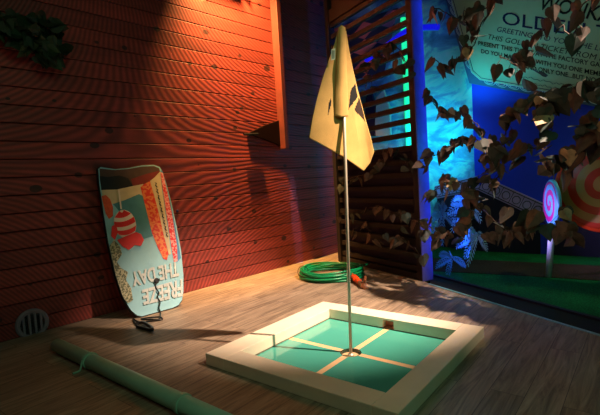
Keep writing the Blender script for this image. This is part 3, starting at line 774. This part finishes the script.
# dark leaning panels with a printed band, under the ticket and along the cyan wall
def panel(fn, wn, tl, tr, h, drop, label):
    A, B = fn(*tl, .006), fn(*tr, .006); d = B-A; dn = wn.cross(d).normalized()
    if dn.z > 0: dn = -dn
    r = thing('frieze_panel', V((A.x, A.y, 0)), label, 'panel', None)
    t = MB(); t.prism([A, B, B+dn*h, A+dn*h], wn*.035); t.build('printed_band', M['frieze'], r)
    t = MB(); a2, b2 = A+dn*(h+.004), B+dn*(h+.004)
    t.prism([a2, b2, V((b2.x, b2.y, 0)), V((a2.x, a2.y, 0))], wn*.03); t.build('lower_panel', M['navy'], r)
    t = MB(); n = max(4, int(d.length/(h*.62))); dd = d.normalized()
    for q in range(n):
        c = A+d*((q+.5)/n)+dn*h*.52+wn*.037
        t.tube([c+dd*(h*.25*math.cos(a))+dn*(h*.27*math.sin(a)) for a in [2*PI*i/8 for i in range(8)]], .006, 4, closed=True)
        e0 = A+d*(q/n)+wn*.037; t.tube([e0+dn*h*.1, e0+dn*h*.9], .005, 4)
    for g in (.1, .9): t.tube([A+dn*h*g+wn*.037, B+dn*h*g+wn*.037], .007, 4)
    t.build('band_pattern', M['ink'], r)
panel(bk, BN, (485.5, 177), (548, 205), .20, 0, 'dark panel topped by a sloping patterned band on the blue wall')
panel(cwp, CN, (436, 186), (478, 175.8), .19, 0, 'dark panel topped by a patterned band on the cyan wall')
# dark wainscot along the rest of the back wall
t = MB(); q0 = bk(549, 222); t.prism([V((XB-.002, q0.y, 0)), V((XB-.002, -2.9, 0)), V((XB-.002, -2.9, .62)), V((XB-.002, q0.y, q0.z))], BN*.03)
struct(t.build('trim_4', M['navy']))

# ------------------------------------------------------------------ ivy garlands, ferns, wall foliage
IVY = [(0, -.04), (.18, -.12), (.36, -.06), (.44, .12), (.46, .30), (.36, .46), (.20, .70), (0, 1.0), (-.20, .70), (-.36, .46), (-.46, .30), (-.44, .12), (-.36, -.06), (-.18, -.12)]
OVAL = [(0, -.05), (.22, -.08), (.42, .10), (.44, .32), (.30, .62), (.12, .86), (0, 1.0), (-.12, .86), (-.30, .62), (-.44, .32), (-.42, .10), (-.22, -.08)]
def leaf(t, p, nrm, down, size, mi, shape=IVY, fold=.16):
    n = nrm.normalized(); d = (down-n*down.dot(n)).normalized(); s = d.cross(n)
    cur = random.uniform(-.25, .25)
    pts = []
    for x, y in shape:
        pts.append(p+s*(x*size)+d*(y*size)+n*(-abs(x)*fold*size+cur*y*y*size))
    mid = [p+d*(y*size)+n*(.02*size+cur*y*y*size) for y in (.2, .45, .72)]
    n0 = len(pts); vs = pts+mid; half = n0//2
    fs = [tuple(range(0, half+1))+(n0+2, n0+1, n0), (0, n0, n0+1, n0+2)+tuple(range(half, n0))]
    t.add(vs, fs, mi)
def rnd(a): return V((random.uniform(-a, a), random.uniform(-a, a), random.uniform(-a, a)))
OPN = V((-KD.y, KD.x, 0)); OPN = OPN if OPN.x < 0 else -OPN
def opening(x, y, off=0.0): return on_plane(x, y, KA+OPN*off, OPN)
def lat(x, y, off=.05): return on_plane(x, y, LR+LNRM*off, LNRM)
LM = [M['leaf%d' % i] for i in range(6)]
def garland(fn, nrm, px, nleaf, size, spread, label, weights=(4, 4, 3, 2, 3, .6), offs=None):
    P = [fn(x, y, (offs[i] if offs else random.uniform(.03, .09))) for i, (x, y) in enumerate(px)]
    path = catmull(P, 8)
    path = [p+rnd(.008) for p in path]
    r = thing('ivy_garland', path[0], label, 'garland', 'artificial ivy garlands')
    t = MB(); t.tube(path, .0045, 5)
    lt = MB()
    for q in range(nleaf):
        p = path[min(len(path)-1, int((q+random.random())/nleaf*len(path)))]
        o = rnd(1); o = (o-nrm*o.dot(nrm)*.4)*spread*random.random()
        o = o*1.25; lp = p+o+nrm*random.uniform(.0, .05)
        t.tube([p, lp], .002, 4)
        leaf(lt, lp, nrm+rnd(.85), V((0, 0, -1))+rnd(.7), size*.78*random.uniform(.7, 1.2), random.choices(range(6), weights)[0], random.choice((IVY, IVY, OVAL)))
    t.build('stem', M['stem'], r)
    lt.build('leaves', LM, r, fixn=False)
    return r
random.seed(21)
garland(lat, LNRM, [(414, 72), (404, 58), (392, 42), (384, 50), (374, 60), (366, 72), (372, 82)], 20, .15, .10, 'ivy garland draped over the upper slats of the screen')
garland(lat, LNRM, [(424, 168), (408, 162), (396, 152), (384, 160), (372, 172), (352, 178), (340, 186)], 22, .15, .08, 'ivy garland along the middle of the screen below the cyan openings')
garland(lat, LNRM, [(342, 214), (356, 214), (378, 206), (392, 214), (408, 218), (424, 224)], 12, .15, .07, 'ivy garland across the lower dark slats of the screen')
garland(lat, LNRM, [(424, 258), (412, 248), (400, 236), (392, 240), (376, 236), (362, 226), (348, 234)], 18, .16, .08, 'lowest ivy garland on the screen above the floor', (2, 4, 1, 4, 1, 2))
garland(opening, OPN, [(432, 6), (448, 14), (466, 22), (478, 14), (492, 4)], 17, .15, .10, 'ivy garland along the top left border of the giant ticket')
garland(opening, OPN, [(494, 8), (480, 26), (474, 44), (460, 60), (446, 68), (436, 60)], 17, .16, .08, 'ivy trailing down left beside the giant ticket corner')
garland(opening, OPN, [(500, 56), (516, 64), (532, 62), (526, 52), (534, 40), (556, 22), (572, 36), (580, 10), (596, -8)], 24, .15, .09, 'ivy hanging across the lettering of the giant ticket', (4, 3, 3, 1, 2, 1))
garland(opening, OPN, [(426, 88), (436, 106), (448, 114), (464, 112), (478, 126), (484, 142)], 20, .15, .08, 'ivy hanging over the bright cyan wall beside the post', (4, 3, 3, .6, 2, .2))
garland(opening, OPN, [(424, 160), (442, 152), (458, 142), (476, 140), (494, 152), (500, 172), (488, 186)], 34, .155, .12, 'thick ivy from the post to the wall corner under the ticket')
garland(opening, OPN, [(486, 172), (502, 154), (506, 134), (514, 114), (528, 102), (546, 94), (562, 98)], 26, .155, .08, 'looping ivy stem in front of the plain blue wall')
garland(opening, OPN, [(524, 102), (548, 108), (552, 124), (544, 142), (530, 150), (512, 150)], 20, .16, .08, 'ivy hanging under the lower edge of the ticket')
garland(opening, OPN, [(540, 102), (556, 96), (572, 90), (588, 88), (608, 86)], 20, .17, .07, 'ivy lying along the ticket bottom right edge', (3, 2, 4, 1, 4, .3))
garland(opening, OPN, [(548, 160), (560, 156), (572, 152), (584, 138), (600, 124), (614, 118)], 26, .20, .10, 'big leaved ivy over the top of the orange lollipop', (2, 2, 3, 2, 5, 2))
garland(opening, OPN, [(430, 226), (444, 236), (462, 222), (476, 206), (496, 222), (512, 232), (530, 220), (552, 226), (574, 230)], 62, .165, .14, 'dense low ivy swag hanging above the turf', (4, 4, 2, 2, 3, .6))
garland(opening, OPN, [(428, 196), (440, 186), (452, 178), (466, 186), (478, 192)], 20, .155, .10, 'ivy in front of the patterned band beside the post')

def fern(fn, nrm, px, label, nf, L, m):
    base = fn(*px, -.45)
    r = thing('fern', base, label, 'fern', 'artificial ferns by the post')
    t = MB()
    for q in range(nf):
        a = -.35+PI*1.7*(q+.5)/nf; sd = V((0, 0, 1)).cross(nrm).normalized()
        dr = (sd*math.cos(a)+V((0, 0, 1))*math.sin(a)*.7-nrm*random.uniform(-.5, .1)).normalized()
        pts = [base+dr*(L*s)+V((0, 0, -.45*L*s*s)) for s in [i/9 for i in range(10)]]
        t.tube(pts, .003, 4)
        for i in range(1, 10):
            p = pts[i]; ax = (pts[i]-pts[i-1]).normalized(); pr = ax.cross(nrm).normalized()
            w = L*.30*math.sin(PI*(.12+.86*i/10))
            for s in (-1, 1):
                d = (pr*s+ax*.6).normalized()
                t.add([p-ax*.012, p+d*w*.6+ax*.012, p+d*w-V((0, 0, .01)), p+d*w*.55-ax*.016], [(0, 1, 2, 3)])
    t.build('fronds', m, r, fixn=False)
fern(opening, OPN, (470, 206), 'cyan lit fern behind the low ivy swag', 9, .26, M['fern'])
fern(opening, OPN, (477, 236), 'cyan lit fern hanging just above the turf', 8, .22, M['fern'])
fern(opening, OPN, (442, 214), 'dim fern close beside the screen post', 8, .24, M['fern'])
fern(opening, OPN, (452, 258), 'small violet lit fern low beside the screen post', 5, .19, M['fern'])

def wall_foliage(px, rad, n, size, label):
    c = wall_pt(*px, .12)
    r = thing('wall_foliage', wall_pt(*px, 0), label, 'foliage', 'leafy bunches on the plank wall')
    t = MB(); t.tube([wall_pt(*px, 0), c], .03, 8); t.build('stem', M['stem'], r); r['kind'] = 'thing'
    lt = MB()
    for q in range(n):
        d = rnd(1)
        while d.length > 1 or d.length < .2: d = rnd(1)
        d = V((d.x*rad[0], d.y*.13, d.z*rad[1]))
        p = c+d
        e = (p-W0).dot(WN)
        if e < .15: p += WN*(.15-e)
        leaf(lt, p, WN+rnd(.9), V((0, 0, -1))+rnd(.9)+d*2, size*random.uniform(.7, 1.2), random.choice((0, 0, 1)), IVY)
    lt.build('leaves', [M['gleaf'], M['gleaf2']], r, fixn=False)
random.seed(5)
wall_foliage((38, 38), (.19, .19), 110, .12, 'dark green leafy bunch on the red wall at upper left')
wall_foliage((1, 25), (.08, .10), 40, .10, 'smaller leafy bunch cut by the left picture edge')

# lamp box above the wall light (its shadow falls on the boards)
LAMP = wl(3.48, .24, 4.15)
r = thing('wall_spotlight', wl(3.62, .0, 3.74), 'black box spotlight on a thin arm high on the plank wall', 'lamp')
t = MB(); bc = wl(3.55, .085, 3.76); t.obox(bc, WD*.15, WN*.04, V((0, 0, .06))); t.build('housing', M['blackpl'], r, bevel=.01)
t = MB(); t.tube([wl(3.80, .0, 3.86), wl(3.80, .08, 3.82), wl(3.83, .085, 3.62), wl(3.69, .085, 3.72)], .010, 8); t.build('arm', M['blackpl'], r)
t = MB(); t.prism([wl(2.7, .29, 4.45), wl(4.3, .29, 4.45), wl(4.3, .30, 3.72), wl(2.7, .30, 3.72)], WN*.006); t.build('light_blocker', M['blackpl'], r)  # added unseen plate that keeps wall lamp spill off the slatted screen
t = MB(); t.tube([wl(3.2, 0, 4.4), wl(3.2, .29, 4.4)], .012, 6); t.build('blocker_bracket', M['blackpl'], r)

# ------------------------------------------------------------------ lights
def spot(name, loc, to, power, color, angle, blend=.6, size=.05):
    l = bpy.data.lights.new(name, 'SPOT'); l.energy = power; l.color = color; l.spot_size = math.radians(angle); l.spot_blend = blend; l.shadow_soft_size = size
    o = bpy.data.objects.new(name, l); COL.objects.link(o); o.location = loc
    o.rotation_euler = (V(to)-V(loc)).to_track_quat('-Z', 'Y').to_euler(); return o
def area(name, loc, to, power, color, size):
    l = bpy.data.lights.new(name, 'AREA'); l.energy = power; l.color = color; l.size = size
    o = bpy.data.objects.new(name, l); COL.objects.link(o); o.location = loc
    o.rotation_euler = (V(to)-V(loc)).to_track_quat('-Z', 'Y').to_euler(); return o
def point(name, loc, power, color, size=.1):
    l = bpy.data.lights.new(name, 'POINT'); l.energy = power; l.color = color; l.shadow_soft_size = size
    o = bpy.data.objects.new(name, l); COL.objects.link(o); o.location = loc; return o
spot('warm_spot', (3.25, -1.0, 4.2), (3.05, 2.5, .0), 3600, (1, .72, .54), 34, .9, .04)
spot('wall_lamp', LAMP, wl(3.62, 0, 3.63), 3200, (1, .50, .14), 93, 1, .03)
spot('cyan_lamp', (5.75, 2.62, 1.55), (6.6, 2.5, 1.62), 42, (.01, .55, 1), 140, .8, .1)
spot('ticket_fill', (5.75, 2.15, 1.95), bk(505, 60), 34, (.02, .80, 1), 75, 1, .1)  # added cyan fill to brighten the ticket's lower left
bl = area('blue_post_fill', ls(-.35, -.30, 1.9), ls(1, -.30, 1.9), 14, (.02, .08, 1), .05)  # added unseen strip that gives the post side its blue light
bl.data.shape = 'RECTANGLE'; bl.data.size_y = 3.6; bl.data.spread = math.radians(100)
spot('violet_lamp', (4.5, 1.32, .75), (4.98, .84, .62), 50, (.46, .36, 1), 62, .8, .05)
point('violet_glow', (4.22, 1.48, .62), .7, (.30, .16, 1), .05)
point('fern_fill', (4.36, 1.42, 1.36), 3.0, (.03, .8, 1), .05)  # added cyan fill close to the ferns, no source there
spot('turf_lamp', (5.6, -.1, 3.0), (5.5, .5, 0), 62, (.52, 1, .52), 70, 1, .1)
spot('cloth_fill', (5.3, 3.0, 2.2), cwp(355, 38), 34, (1, .40, .50), 36, .8, .1)  # added pink fill so the cloth's pink shows, no source there
spot('blue_beam', (4.35, 3.35, 4.6), wl(4.60, 0, .62), 3500, (.25, .4, 1), 2.6, .6, .02)  # added narrow spot imitating blue light leaking into the wall corner
area('dim_green_fill', (.6, -1.4, 3.6), (2, 1.5, 0), 20, (.40, 1, .58), 1.2)
area('dim_warm_fill', (-.6, 1.6, 3.4), (3.5, 2.0, 1.6), 6, (1, .62, .42), .8)

w = bpy.data.worlds.new('world'); S.world = w; w.use_nodes = True
w.node_tree.nodes['Background'].inputs[0].default_value = (.25, .22, .40, 1); w.node_tree.nodes['Background'].inputs[1].default_value = .003
S.view_settings.view_transform = 'Standard'; S.view_settings.look = 'None'; S.view_settings.exposure = 0; S.view_settings.gamma = 1
S.view_settings.use_curve_mapping = False
S.cycles.use_denoising = True
S.cycles.max_bounces = 6
